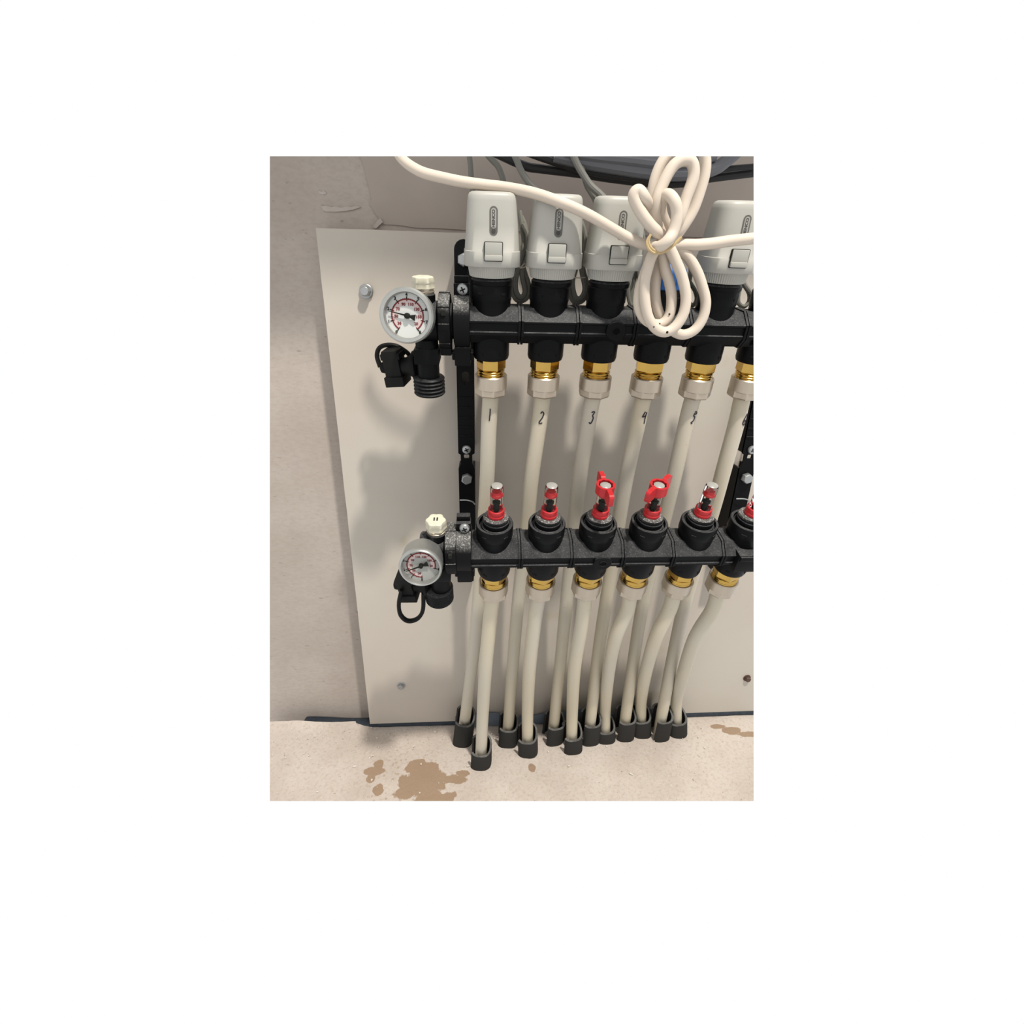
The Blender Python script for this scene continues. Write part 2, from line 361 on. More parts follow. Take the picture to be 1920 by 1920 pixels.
# ------------------------------------------------------------------ manifolds
ZU = .525
MU = MX((0, -.0847, ZU), math.atan(.1767)); ML = MX((0, -.1186, ZU-.2078), math.atan(.2835))
XU = [-.0010+.0513*i for i in range(6)]
XL = [.0020+.0499*i for i in range(6)]
BAR = [(-.009, .0865), (-.0205, .0768), (-.0205, .0752), (-.0190, .0745), (-.0190, .0680), (-.0205, .0672), (-.0205, .0650), (-.0130, .0565), (.0130, .0565), (.0205, .065), (.0205, .0768), (.009, .0865)]
RIB = [(-.0098, .0878), (-.0214, .0775), (-.0214, .0645), (-.0138, .0555), (.0138, .0555), (.0214, .0645), (.0214, .0775), (.0098, .0878)]
PX = Matrix(((0, 0, 1, 0), (1, 0, 0, 0), (0, 1, 0, 0), (0, 0, 0, 1)))      # prism (y,z) outline drawn along x
def seg_mesh(w):
    m = MB().prism(BAR, -w/2+.0004, w/2-.0004, PX)
    m.prism(RIB, -w/2+.0004, -w/2+.0024, PX); m.prism(RIB, w/2-.0024, w/2-.0004, PX)
    return m.mesh('segment', BLK)
def neck_mesh():
    m = MB().lathe([(.0162, .066), (.0168, .080), (.0171, .0912), (.0177, .0922), (.0177, .1036), (.0171, .1046), (.0150, .1046), (.0146, .1000), (.0001, .1000)], 36)
    for a in (-125, -55): m.box((.0174, 0, .0975), (.0012, .005, .0022), Matrix.Rotation(R(a), 4, 'Z'), .0003)
    return m.mesh('valve_neck', BLKC)
def nozzle_mesh():
    m = MB().lathe([(.0162, .068), (.0168, .062), (.0168, .0425), (.0160, .0397), (.0126, .0395)], 36)
    for a in (-125, -55): m.box((.0166, 0, .046), (.0012, .004, .0028), Matrix.Rotation(R(a), 4, 'Z'), .0003)
    return m.mesh('nozzle', BLKC)
SEG, NECK, NOZ = {}, neck_mesh(), nozzle_mesh()
def thread(r, z0, z1, n):
    out = [(r*.9, z0)]
    for i in range(n):
        z = z0+(z1-z0)*i/n; d = (z1-z0)/n; out += [(r*.93, z+d*.08), (r, z+d*.45), (r, z+d*.6), (r*.93, z+d*.95)]
    return out+[(r*.9, z1)]
def manifold(name, M, XS, label, upper):
    root = thing(name, M, label, 'manifold'); w = XS[1]-XS[0]
    if w not in SEG: SEG[w] = seg_mesh(w)
    for i, x in enumerate(XS):
        s = link('segment', SEG[w], root, (x, 0, 0)); link('valve_neck', NECK, s); link('nozzle', NOZ, s)
        if i == 2:
            Md = Matrix.Translation((.0075 if upper else .0045, -.0185, .0705)) @ AX_F
            MB().lathe([(.0088, 0), (.0088, .0034), (.0080, .0042)], 30, Md).lathe([(.0036, .004), (.0036, .0047), (.0030, .0047), (.0030, .0042)], 20, Md).build('locating_disc', BLKC, s)
    x1 = XS[-1]+w/2
    MB().prism(RIB, 0, .012, Matrix.Translation((x1, 0, 0)) @ PX).lathe([(.017, 0), (.017, .06)], 24, Matrix.Translation((x1+.012, 0, .072)) @ AX_X).build('end_coupling', BLK, root)
    xo = XS[0]-.0005
    A = Matrix.Translation((xo, 0, .072)) @ AX_X
    # union nut with key slot, and the end tee beyond it
    u = MB().lathe([(.019, -.0465), (.0235, -.0462), (.0243, -.0450), (.0243, -.0372), (.0235, -.0360), (.019, -.0358)], 40, A)
    u.box((xo-.041, 0, .0475), (.0100, .016, .010), None, .001)
    for a in range(0, 360, 45): u.box((.0240, 0, -.041), (.0022, .0055, .0095), A @ Matrix.Rotation(R(a), 4, 'Z'), .0006)
    u = u.build('union_nut', DUST, root)
    MB().box((xo-.041, -.0226, .0835), (.0034, .0030, .0042)).build('key_slot', GAP, u)
    xe = -.078 if upper else -.071
    e = MB().lathe([(.0150, xe), (.0165, xe+.0015), (.0165, -.062), (.0172, -.060), (.0172, -.0480), (.0155, -.0460), (.0155, -.034)], 32, A)
    e.build('end_tee', BLK, root)
    xc = -.0605 if upper else -.0530
    c = MB().lathe([(.0096, .070), (.0098, .083), (.0100, .0945), (.0092, .0952), (.0001, .0952)], 28, Matrix.Translation((xc, 0, 0))).build('vent_neck', BLKC, root)
    d = MB(); T = Matrix.Translation((xc, 0, 0))
    zs = (.0345, .0485, .0205, .0030) if upper else (.0345, .050, .0150, -.0040)
    d.lathe([(.0105, .056), (.0105, zs[1]-.002)], 24, T); d.box((xc, 0, (zs[0]+zs[1])/2), (.0232, .0225, zs[1]-zs[0]), None, .0016)
    d.lathe([(.0103, zs[0]+.002), (.0103, zs[2]-.002)], 24, T); d = d.build('drain_tail', BLKC, root)
    MB().lathe(thread(.0150, zs[3], zs[2], 5)+[(.0104, zs[2])], 32, T if upper else Matrix.Translation((xc-.0025, 0, 0))).build('threaded_outlet', BLKC, d)
    sc = MB().lathe([(.0068, zs[3]-.0004), (.0068, zs[3]+.0004)], 20, T).build('outlet_seat', BRASS, d)
    return root
UP = manifold('return_manifold', MU, XU, 'upper black plastic manifold bar carrying the pale grey actuators', True)
LOW = manifold('supply_manifold', ML, XL, 'lower black plastic manifold bar carrying the clear flow meters', False)

# ------------------------------------------------------------------ wall brackets with clamps
def bracket(xc, label, side):
    Y = -.030; root = thing('wall_bracket', (xc, 0, .26), label, 'bracket')
    Z = lambda py: at(872, py, Y).z-.26
    wd = .0094; nw = .0066
    ol = [(-wd, Z(1090)), (wd, Z(1090)), (wd, Z(873+6)), (nw, Z(869)), (nw, Z(853)), (wd, Z(850)), (wd, Z(468))]
    ol += [(wd*math.cos(R(a)), Z(468)+wd*math.sin(R(a))) for a in (20, 45, 70, 90, 110, 135, 160)]
    ol += [(-wd, Z(468)), (-wd, Z(850)), (-nw, Z(853)), (-nw, Z(869)), (-wd, Z(879))]
    h1 = rrect(-.0042, Z(721), .0042, Z(697), .004); h2 = rrect(-.003, Z(860), .003, Z(852), .0014)
    fr = Matrix(((1, 0, 0, 0), (0, 0, -1, 0), (0, 1, 0, 0), (0, 0, 0, 1)))
    m = MB().prism([ol, h1, h2], -Y-.003, -Y, fr)
    for sx in (-1, 1):
        m.box((sx*(wd-.0012), Y/2, (Z(468)+Z(850))/2), (.0024, -Y-.001, Z(468)-Z(850)-.002)); m.box((sx*(wd-.0012), Y/2, (Z(879)+Z(1090))/2), (.0024, -Y-.001, Z(879)-Z(1090)))
    m.build('rail', BLKC, root)
    r = MB()
    for py in (746, 764, 783, 801, 818): r.box((0, Y-.0006, Z(py)), (2*wd, .0016, .0022), None, .0004)
    r.build('rib', BLKC, root)
    hexbolt(root, Vector((0, Y-.001, Z(488))), .0064, ZINC, False, .006, .5); hexbolt(root, Vector((0, Y-.001, Z(896))), .0066, ZINC, False, .006, .35)
    panscrew(root, Vector((.0002, Y-.0006, Z(842))), .0052, ZINC)
    # spring clip above the lower clamp
    MB().tube([(-.0085, Y-.004, Z(935)), (0, Y-.006, Z(934)), (.0065, Y-.006, Z(937)), (.0092, Y-.004, Z(943))], .0008, 6, 4).build('spring_clip', ZINC, root)
    return root
BL = bracket(-.0278, 'left black wall bracket rail between the two pressure gauges and the pipes', -1)
BR = bracket(.3110, 'right black wall bracket rail at the edge beside the pipe with numeral six', 1)
def clamp(parent_thing, M, x0, x1, nm):
    Mi = parent_thing.matrix_world.inverted() @ M; xm = (x0+x1)/2; A = Mi @ Matrix.Translation((0, 0, .072)) @ AX_X
    m = MB().lathe([(.0205, x0), (.0226, x0+.0006), (.0226, x1-.0006), (.0205, x1)], 40, A)
    m.box((xm, -.002, .0425), (x1-x0, .019, .017), Mi, .0012); m.box((xm, -.001, .0420), (x1-x0+.005, .014, .007), Mi, .001)
    c = m.build('pipe_clamp', DUST, parent_thing)
    MB().box((xm, .004, .0985), (x1-x0-.001, .010, .011), Mi, .0008).box((xm, .006, .1065), (x1-x0-.002, .006, .006), Mi, .0008).build('clamp_tab', BLKC, c)
    p = Mi @ Vector((xm+.001, -.0012, .0995)); panscrew(c, p, .0050, ZINC, math.atan(.2))
for M, XS in ((MU, XU), (ML, XL)):
    clamp(BL, M, -.0348, -.0200, 'l')
for M in (MU, ML):
    Mi = BR.matrix_world.inverted() @ M
    MB().box((.264, -.004, .0700), (.052, .0430, .0230), Mi, .0015).box((.264, -.005, .0775), (.050, .0440, .0060), Mi, .001).box((.290, .012, .085), (.010, .020, .030), Mi, .001).build('end_clamp', BLK, BR)
MB().box((-.0425, -.001, .0915), (.020, .006, .0060), BL.matrix_world.inverted() @ ML, .001).build('stay_bar', BLK, BL)

# ------------------------------------------------------------------ vent plugs
def vent(M, x, label, slots):
    root = thing('vent_plug', M @ Matrix.Translation((x, 0, .0952)), label, 'vent plug')
    MB().lathe([(.0090, 0), (.0094, .0018), (.0086, .0022), (.0086, .0044)], 24).build('nickel_collar', NICK, root)
    secs = []
    for z, r in ((.0040, .0086), (.0046, .0094), (.0085, .0089), (.0092, .0093), (.0132, .0087), (.0140, .0076)):
        secs.append([Vector((r*(1+.075*math.cos(6*a))*math.cos(a), r*(1+.075*math.cos(6*a))*math.sin(a), z)) for a in [2*PI*i/36 for i in range(36)]])
    h = MB().loft(secs).build('cap', VENT, root)
    if slots:
        s = MB()
        for dx in (-.0014, .0014): s.box((dx, 0, .0141), (.0012, .0042, .0008))
        s.build('slot', GAP, h)
vent(MU, -.0605, 'ivory plastic vent plug above the upper pressure gauge', False)
vent(ML, -.0530, 'ivory plastic vent plug above the lower pressure gauge', True)

# ------------------------------------------------------------------ pressure gauges
def gauge(px, py, Y, r, roll, yaw, tilt, label, dialm, zero, needle, depth, bz=.85, sc=1.):
    c = at(px, py, Y); root = thing('pressure_gauge', MX(c, tilt, 0, yaw), label, 'gauge')
    F = AX_F
    MB().lathe([(r*.30, -depth-.016), (r*.30, -depth-.004), (r*.9, -depth), (r*.985, -depth+.001), (r*.985, -.003), (r, -.002), (r, .0005), (r*.94, .0022), (r*(bz+.035), .0020), (r*bz, .0004), (r*(bz-.005), -.0047)], 56, F).build('housing', STEEL, root)
    d = MB().lathe([(r*bz, -.0050), (r*bz, -.0040), (.0001, -.0040)], 48, F).build('dial', dialm, root)
    def P(cl, rad, h=-.0021): a = R(cl); return Vector((rad*math.sin(a), -h, rad*math.cos(a)))   # clock angle
    def rng(m, r0, r1, c0, c1, h, n=40):
        k = len(m.v)
        for i in range(n+1):
            a = c0+(c1-c0)*i/n; m.v += [P(a, r0, h)-Vector((0, 0, 0)), P(a, r1, h)]
            if i: m.f.append((k+2*i-2, k+2*i-1, k+2*i+1, k+2*i))
    def Pm(cl, rad, h): q = P(cl, rad, 0); return Vector((q.x, -h, q.z))
    def flat(m, pts, h):
        k = len(m.v); m.v += [Vector((p[0], -h, p[1])) for p in pts]; m.f.append(tuple(range(k, k+len(pts))))
    def arc(m, r0, r1, c0, c1, h, n=48):
        for i in range(n):
            a, b_ = R(c0+(c1-c0)*i/n), R(c0+(c1-c0)*(i+1)/n)
            flat(m, [(r0*math.sin(a), r0*math.cos(a)), (r1*math.sin(a), r1*math.cos(a)), (r1*math.sin(b_), r1*math.cos(b_)), (r0*math.sin(b_), r0*math.cos(b_))], h)
    span = 286; rs = r*sc
    m = MB(); arc(m, rs*.40, rs*.57, zero, zero+span, -.00385); m.build('scale_band', PINK, d)
    m = MB(); arc(m, rs*.545, rs*.59, zero, zero+span, -.00375)
    for i in range(41):
        a = zero+span*i/40; r0 = .50 if i % 5 == 0 else .54; wdt = .013 if i % 5 else .02
        s, c_ = math.sin(R(a)), math.cos(R(a)); q = lambda rr, tt: (rs*(rr*s+tt*c_), rs*(rr*c_-tt*s))
        flat(m, [q(r0, -wdt), q(.60, -wdt), q(.60, wdt), q(r0, wdt)], -.0037)
    m.build('inner_scale', REDINK, d)
    m = MB()
    for i in range(9):
        a = zero+span*i/8; s, c_ = math.sin(R(a)), math.cos(R(a)); q = lambda rr, tt: (rs*(rr*s+tt*c_), rs*(rr*c_-tt*s))
        flat(m, [q(.56, -.018), q(.655, -.018), q(.655, .018), q(.56, .018)], -.0036)
        vs, fs = text2d(str(i), r*.16, 2, r*.006)
        m.add([Vector((v[0]+rs*.715*s, .0036, v[1]+rs*.715*c_)) for v in vs], fs)
    m.build('outer_scale', INK, d)
    m = MB()
    for i, tx in enumerate(('30', '50', '70', '90', '110', '130', '150', '20')):
        a = zero+12+span*.92*i/7; s, c_ = math.sin(R(a)), math.cos(R(a)); vs, fs = text2d(tx, r*.145, 2, r*.006)
        m.add([Vector((v[0]+rs*.405*s, .0036, v[1]+rs*.405*c_)) for v in vs], fs)
    m.build('inner_numerals', REDINK, d)
    a = zero+needle; s, c_ = math.sin(R(a)), math.cos(R(a)); q = lambda rr, tt: (rs*(rr*s+tt*c_), rs*(rr*c_-tt*s))
    n = MB()
    ol = [q(-.30, -.115), q(-.10, -.04), q(.12, -.03), q(.66, -.010), q(.66, .010), q(.12, .03), q(-.10, .04), q(-.30, .115)]
    n.prism(ol, -.0022, -.0016, Matrix(((1, 0, 0, 0), (0, 0, -1, 0), (0, 1, 0, 0), (0, 0, 0, 1)))); n.lathe([(r*.105, -.0040), (r*.105, -.0010), (r*.06, -.0004), (.0001, -.0004)], 20, F)
    n.build('needle', INK, root)
    return root
gauge(762.3, 592, -.135, .0222, 0, R(-3), R(-2), 'round steel pressure gauge with white dial on the upper manifold end', DIAL, -143, 66, .014, .80, 1.03)
gauge(788.5, 1064, -.169, .0199, 0, R(-2), R(2), 'round steel pressure gauge with greyish dial on the lower manifold end', DIALG, 180, 68, .020, .86, 1.15)

# ------------------------------------------------------------------ drain caps on straps
def drain_cap(M, xc, zc, tilt, s, strap, Y, label, back=0., dy=0.):
    root = thing('drain_cap', M @ MX((xc-.0100, dy, zc), 0, tilt, back), label, 'drain cap')
    A = Matrix.Rotation(-PI/2, 4, 'Y')
    MB().lathe([(.006, -.002), (.0140*s, .0015), (.0145*s, .003), (.0145*s, .0045), (.011*s, .006), (.0085*s, .013), (.0085*s, .016)], 28, A).build('flange', RUB, root)
    b = MB().box((-.0245, 0, 0), (.0165, .020, .0355*s), MX((0, 0, 0)), .0022)
    b.box((-.0245, 0, .0120*s), (.0190, .0185, .006), None, .001); b.box((-.0245, 0, -.0120*s), (.0190, .0235, .010), None, .001); b.build('wing_grip', RUB, root)
    MB().lathe([(.0040, .031), (.0052, .033), (.0056, .036), (.0050, .0385), (.003, .0395)], 20, A).build('knob', RUB, root)
    mi = root.matrix_world.inverted(); MB().tube([mi @ at(x, y, Y) for x, y in strap], .002, 8, 6, flat=(.0030, .0022)).build('strap', RUB, root)
drain_cap(MU, -.0605, .0270, R(-7), 1., [(713, 688), (707, 668), (711, 653), (724, 647), (741, 648), (755, 655), (766, 664), (770, 675)], -.068, 'black rubber drain cap with looped strap below the upper gauge', R(-10), .012)
drain_cap(ML, -.0550, .0150, R(-9), .92, [(753, 1106), (748, 1130), (750, 1150), (760, 1162), (772, 1164), (785, 1158), (793, 1143), (794, 1112)], -.128, 'black rubber drain cap with strap hanging below the lower gauge', R(-8), .004)

# ------------------------------------------------------------------ compression fittings
def fit_meshes():
    a = MB().lathe([(.0134, .0394), (.0138, .0386), (.0138, .0300), (.0128, .0288)], 6)
    a.lathe(thread(.0131, .0215, .0290, 3), 28); A_ = a.mesh('brass_body', BRASS, None, .5)
    n = MB().lathe([(.0120, .0230), (.0146, .0234), (.0155, .0226), (.0155, .0108), (.0150, .0103)], 36)
    n.lathe([(.0157, .0110), (.0157, .0050), (.0146, .0034), (.0084, .0033)], 8); N_ = n.mesh('nut', NICK, None, .5)
    return A_, N_
FB, FN = fit_meshes()
for M, XS, wh in ((MU, XU, 'upper'), (ML, XL, 'lower')):
    for i, x in enumerate(XS):
        lab = ('brass and nickel pipe fitting above the pipe with the handwritten numeral %s' % NUM[i]) if wh == 'upper' else 'brass and nickel pipe fitting, %s from left under the lower manifold' % ORD[i]
        root = thing('compression_fitting', M @ MX((x, 0, 0), 0, 0, rnd.uniform(0, 1.05)), lab, 'pipe fitting', 'compression fittings under the %s manifold' % wh)
        link('brass_body', FB, root); link('nut', FN, root)

# ------------------------------------------------------------------ actuators
def se(a, b, z, n=3.4, k=44):
    out = []
    for i in range(k):
        t = 2*PI*i/k; c, s = math.cos(t), math.sin(t)
        out.append(Vector((a*math.copysign(abs(c)**(2/n), c), b*math.copysign(abs(s)**(2/n), s), z)))
    return out
BODY = [(.1195, .0232, .0220), (.1202, .0238, .0226), (.1312, .0235, .0222), (.1316, .0229, .0217), (.150, .0214, .0205), (.1668, .0201, .0192), (.1700, .0196, .0187), (.1719, .0185, .0176), (.1729, .0165, .0155), (.1731, .0120, .0115)]
def front(z):
    for (z0, _, b0), (z1, _, b1) in zip(BODY, BODY[1:]):
        if z0 <= z <= z1: return -(b0+(b1-b0)*(z-z0)/(z1-z0))
    return -.0217
def act_meshes():
    me = {}
    me['body'] = MB().loft([se(a, b, z) for z, a, b in BODY]).mesh('body', ACT, None, .9)
    k = MB(); N = 64; prof = [(.0188, .1108), (.0193, .1114), (.0204, .1182), (.0208, .1197)]
    vs = []; n2 = N*2
    for r, z in prof:
        for i in range(n2): rr = r*(1 if i % 2 else .972) if z not in (.1108, .1197) else r; vs.append((rr*math.cos(2*PI*i/n2), rr*math.sin(2*PI*i/n2), z))
    fs = [tuple(range(n2-1, -1, -1)), tuple(range(3*n2, 4*n2))]
    for j in range(3):
        for i in range(n2): a = j*n2+i; b_ = j*n2+(i+1) % n2; fs.append((a, b_, b_+n2, a+n2))
    me['knurled_ring'] = k.add(vs, fs).mesh('knurled_ring', ACT, None, .25)
    me['adapter'] = MB().lathe([(.0150, .1003), (.0176, .1046), (.0180, .1052), (.0180, .1082), (.0172, .1088), (.0166, .1095), (.0166, .1110)], 36).mesh('adapter', BLKC)
    fr = Matrix(((1, 0, 0, 0), (0, 0, -1, 0), (0, 1, 0, 0), (0, 0, 0, 1)))
    me['latch_gap'] = MB().prism(rrect(-.00755, .1243, .00755, .1387, .0010), .0200, .02335, fr).mesh('latch_gap', GAP)
    me['latch'] = MB().box((0, -.0224, .1335), (.0140, .0035, .0095), None, .0007).box((0, -.0232, .1270), (.0144, .0046, .0042), None, .0009).box((0, -.0226, .1290), (.0140, .0030, .003), None, .0004).mesh('latch', ACT)
    def lay(loops, off): # printed shape lying on the sloping front
        m = MB(); tri = tessellate_polygon([[Vector((x, y, 0)) for x, y in l] for l in loops]); pts = [p for l in loops for p in l]
        m.add([Vector((x, front(z)-off, z)) for x, z in pts], list(tri)); return m
    def pill(x0, z0, x1, z1): return rrect(x0, z0, x1, z1, (x1-x0)/2-.00001, 6)
    # outline subdivided along z so that it follows the face
    me['badge'] = lay([pill(-.0032, .1430, .0032, .1632)], .00022).mesh('badge', ACTD)
    me['badge_field'] = lay([pill(-.0021, .1478, .0021, .1620)], .00036).mesh('badge_field', ACTL)
    vs, fs = text2d('HENCO', .0031, 3, .00008); xs = [v[0] for v in vs]; L = max(xs)-min(xs); q = .0122/L
    t = MB().add([Vector((-v[1]*1.05, front(.1548+v[0]*q)-.0005, .1548+v[0]*q)) for v in vs], fs); me['lettering'] = t.mesh('lettering', ACTK)
    me['badge_dot'] = lay([ring2(.0016, 16, 0, .1462)], .0005).mesh('badge_dot', ACTK)
    me['cable_box'] = MB().box((.006, .021, .148), (.030, .010, .036), None, .003).mesh('cable_box', ACT)
    return me
AM = act_meshes()
ALAB = {0: 'pale grey actuator on the upper manifold, leftmost of the row, nearest the gauge', 1: 'pale grey actuator on the upper manifold, second from left, crossed by the white cable',
        2: 'pale grey actuator on the upper manifold, third from left, just left of the white coil', 4: 'pale grey actuator right of the white cable coil at the photo edge'}
for i, lab in ALAB.items():
    x = XU[i]+(0, .0014, .0012, 0, .0006)[i]
    root = thing('valve_actuator', MU @ MX((x, 0, 0), 0, 0, R((2, -1, -1, 0, -2)[i])), lab, 'actuator', 'thermal actuators along the upper manifold')
    bo = link('body', AM['body'], root); link('knurled_ring', AM['knurled_ring'], root); link('adapter', AM['adapter'], root)
    g = link('latch_gap', AM['latch_gap'], root); link('latch', AM['latch'], root); bd_ = link('badge', AM['badge'], root)
    for k in ('badge_field', 'lettering', 'badge_dot'): link(k, AM[k], bd_)
    link('cable_box', AM['cable_box'], root)
bc = thing('valve_handwheel', MU @ MX((XU[3], 0, .1003)), 'blue plastic valve cap behind the coiled white cable', 'valve cap')
MB().lathe([(.0149, 0), (.0172, .0045), (.0178, .0050), (.0178, .0165), (.0165, .0200), (.0120, .0245), (.0001, .0250)], 30).build('cap', BLUE, bc)
rb = MB()
for a in range(0, 360, 15): rb.box((.0176, 0, .0105), (.0012, .0016, .011), Matrix.Rotation(R(a), 4, 'Z'), .0003)
rb.build('grip_ribs', BLUE, bc)

# ------------------------------------------------------------------ flow meters and red keys
def fm_meshes():
    me = {}
    me['base'] = MB().lathe([(.0140, .1002), (.0138, .1050), (.0127, .1056), (.0127, .1105), (.0118, .1112), (.0001, .1112)], 32).mesh('base', BLKC)
    me['collar'] = MB().lathe([(.0110, .1108), (.0122, .1116), (.0124, .1130), (.0116, .1144), (.0088, .1152), (.0001, .1152)], 32).mesh('collar', DUST)
    me['red_ring'] = MB().lathe([(.0066, .1150), (.0078, .1156), (.0080, .1180), (.0073, .1190), (.0078, .1200), (.0076, .1236), (.0064, .1240), (.0064, .1200)], 28).mesh('red_ring', RED)
    me['sight_glass'] = MB().lathe([(.0060, .1206), (.0060, .1470), (.0056, .1492), (.0046, .1500)], 28).mesh('sight_glass', GLASS)
    me['rod'] = MB().lathe([(.0020, .1215), (.0026, .1240), (.0022, .1300), (.0030, .1305), (.0030, .1330), (.0014, .1335), (.0014, .1395)], 16).mesh('rod', INK)
    me['indicator'] = MB().lathe([(.0030, .1375), (.0048, .1385), (.0048, .1405), (.0036, .1412), (.0036, .1440)], 20).mesh('indicator', RED)
    me['tip'] = MB().lathe([(.0040, .1498), (.0050, .1501), (.0050, .1505), (.0036, .1514), (.0001, .1516)], 24).mesh('tip', simple('frosted_tip', (172, 170, 163), .3, 0, .4, .05, 300))
    return me
FMM = fm_meshes()
FLAB = ['clear flow meter with red base ring, leftmost on the lower manifold', 'clear flow meter with bare frosted tip, second from left on the lower manifold',
        'clear flow meter under the left of the two red keys', 'clear flow meter under the right of the two red keys',
        'clear flow meter with bare frosted tip just right of the red keys', 'clear flow meter cut by the right edge of the photo']
FDX = [.0012, .0010, .0004, .0000, -.0004, 0]; FTLT = [.006, .003, 0, 0, .003, .003]
for i, lab in enumerate(FLAB):
    root = thing('flow_meter', ML @ MX((XL[i]+FDX[i]-.0006, 0, -.0020), 0, FTLT[i], 0), lab, 'flow meter', 'flow meters on the lower manifold')
    for k in ('base', 'collar', 'red_ring', 'sight_glass'): o = link(k, FMM[k], root)
    for k in ('rod', 'indicator'): link(k, FMM[k], o)
    link('tip', FMM['tip'], root)
    if i in (2, 3):
        kr = thing('adjusting_key', root.matrix_world @ MX((0, 0, .1425), 0, 0, R(93 if i == 2 else 43)), 'red butterfly key with its raised wing leaning %s' % ('left, on the third flow meter' if i == 2 else 'right, on the fourth flow meter'), 'key', 'red keys on the flow meters')
        gear = [((.0061+(.0006 if j % 4 < 2 else 0))*math.cos(2*PI*j/32), (.0061+(.0006 if j % 4 < 2 else 0))*math.sin(2*PI*j/32)) for j in range(32)]
        MB().prism([ring2(.0085, 32), gear], 0, .0092).build('ring', RED, kr)
        for s in (1, -1):
            ol = rrect(.0078, -.0020, .0205, .0108, .0034)
            MB().prism(ol, -.0021, .0021, Matrix(((s, 0, 0, 0), (0, 0, -1, 0), (0, 1, 0, 0), (0, 0, 0, 1)))).build('wing', RED, kr)

# ------------------------------------------------------------------ pipes, marks and floor sleeves
PR = .0081
UPX = [[(916.5, 800), (913.5, 892), (908, 985), (897, 1130), (886, 1240), (872, 1347)],
       [(1013, 780), (997, 892), (988, 985), (971.5, 1130), (962, 1240), (953, 1361)],
       [(1105, 780), (1087.5, 892), (1077, 985), (1062, 1130), (1051, 1240), (1039, 1353)],
       [(1199, 780), (1176, 886), (1159, 985), (1136, 1130), (1121, 1230), (1107, 1352)],
       [(1290, 780), (1267, 880), (1247, 965), (1208, 1120), (1189, 1230), (1172.5, 1347)],
       [(1379, 800), (1358, 876), (1335, 960), (1287, 1120), (1263, 1225), (1240, 1344)]]
LPX = [[(920, 1150), (910.6, 1250), (905, 1340), (902, 1410)], [(1003, 1160), (993, 1250), (989.4, 1330), (989, 1382)],
       [(1092.5, 1160), (1077.5, 1250), (1073, 1330), (1072, 1380)], [(1176, 1143), (1154, 1195), (1142, 1255), (1135, 1326), (1134, 1369)],
       [(1255, 1143), (1230, 1195), (1212, 1255), (1202.5, 1310), (1201.5, 1346)], [(1336, 1143), (1304, 1195), (1283, 1255), (1269, 1310), (1268, 1351)]]
SLU = [(866, 1404, 52), (950, 1406, 42), (1036, 1402, 42), (1107, 1402, 46), (1172, 1394, 44), (1239, 1394, 46)]
SLL = [(901, 1446, 36), (989, 1425, 40), (1072, 1417, 36), (1137, 1396, 26), (1204, 1389, 42), (1268, 1386, 34)]
def digit_paths(n):
    return {1: [[(0, 1), (.05, .5), (0, -1)]], 2: [[(-.35, .7), (0, 1), (.4, .65), (.15, 0), (-.45, -.75), (-.1, -.95), (.3, -.8)]],
            3: [[(-.25, .85), (.1, 1), (.45, .9), (.1, .35), (.35, .05), (.25, -.5), (-.1, -.95), (-.5, -.75)]], 4: [[(-.05, 1), (-.5, .15), (.15, .3)], [(.35, .9), (.25, 0), (.3, -1)]],
            5: [[(-.1, .9), (.3, 1), (.6, .7), (.2, .55)], [(-.05, .75), (-.15, .3), (.2, .1), (.05, -.5), (-.45, -.8), (-.1, -1)]], 6: [[(.35, 1), (-.2, .2), (-.4, -.5), (0, -.9), (.4, -.4), (.1, -.05), (-.3, -.45)]]}[n]
def sleeve_bm(h, tilt):
    prof = []
    for i in range(27):                      # open C seen from above, gap at the left front
        a = R(-142+292*i/26); c, s = math.cos(a), math.sin(a); n = 2.8
        e = lambda r: (r*math.copysign(abs(c)**(2/n), c), r*math.copysign(abs(s)**(2/n), s)); prof.append((e(.0148), e(.0122), a))
    vs = []; fs = []
    for (ox, oy), (ix, iy), a in prof:
        zt = h+.0045*math.sin(a); ru = .0009*noise.noise(Vector((a*5, h*90, 2)))
        vs += [(ox*1.05, oy*1.05, ru), (ox, oy, zt-.0005), (ox*.97, oy*.97, zt), (ix, iy, zt), (ix, iy, 0)]
    for i in range(26):
        for q in range(5): a, b_ = i*5+q, i*5+(q+1) % 5; fs.append((a, b_, b_+5, a+5))
    fs += [(4, 3, 2, 1, 0), tuple(26*5+q for q in range(5))]
    return MB().add(vs, fs)
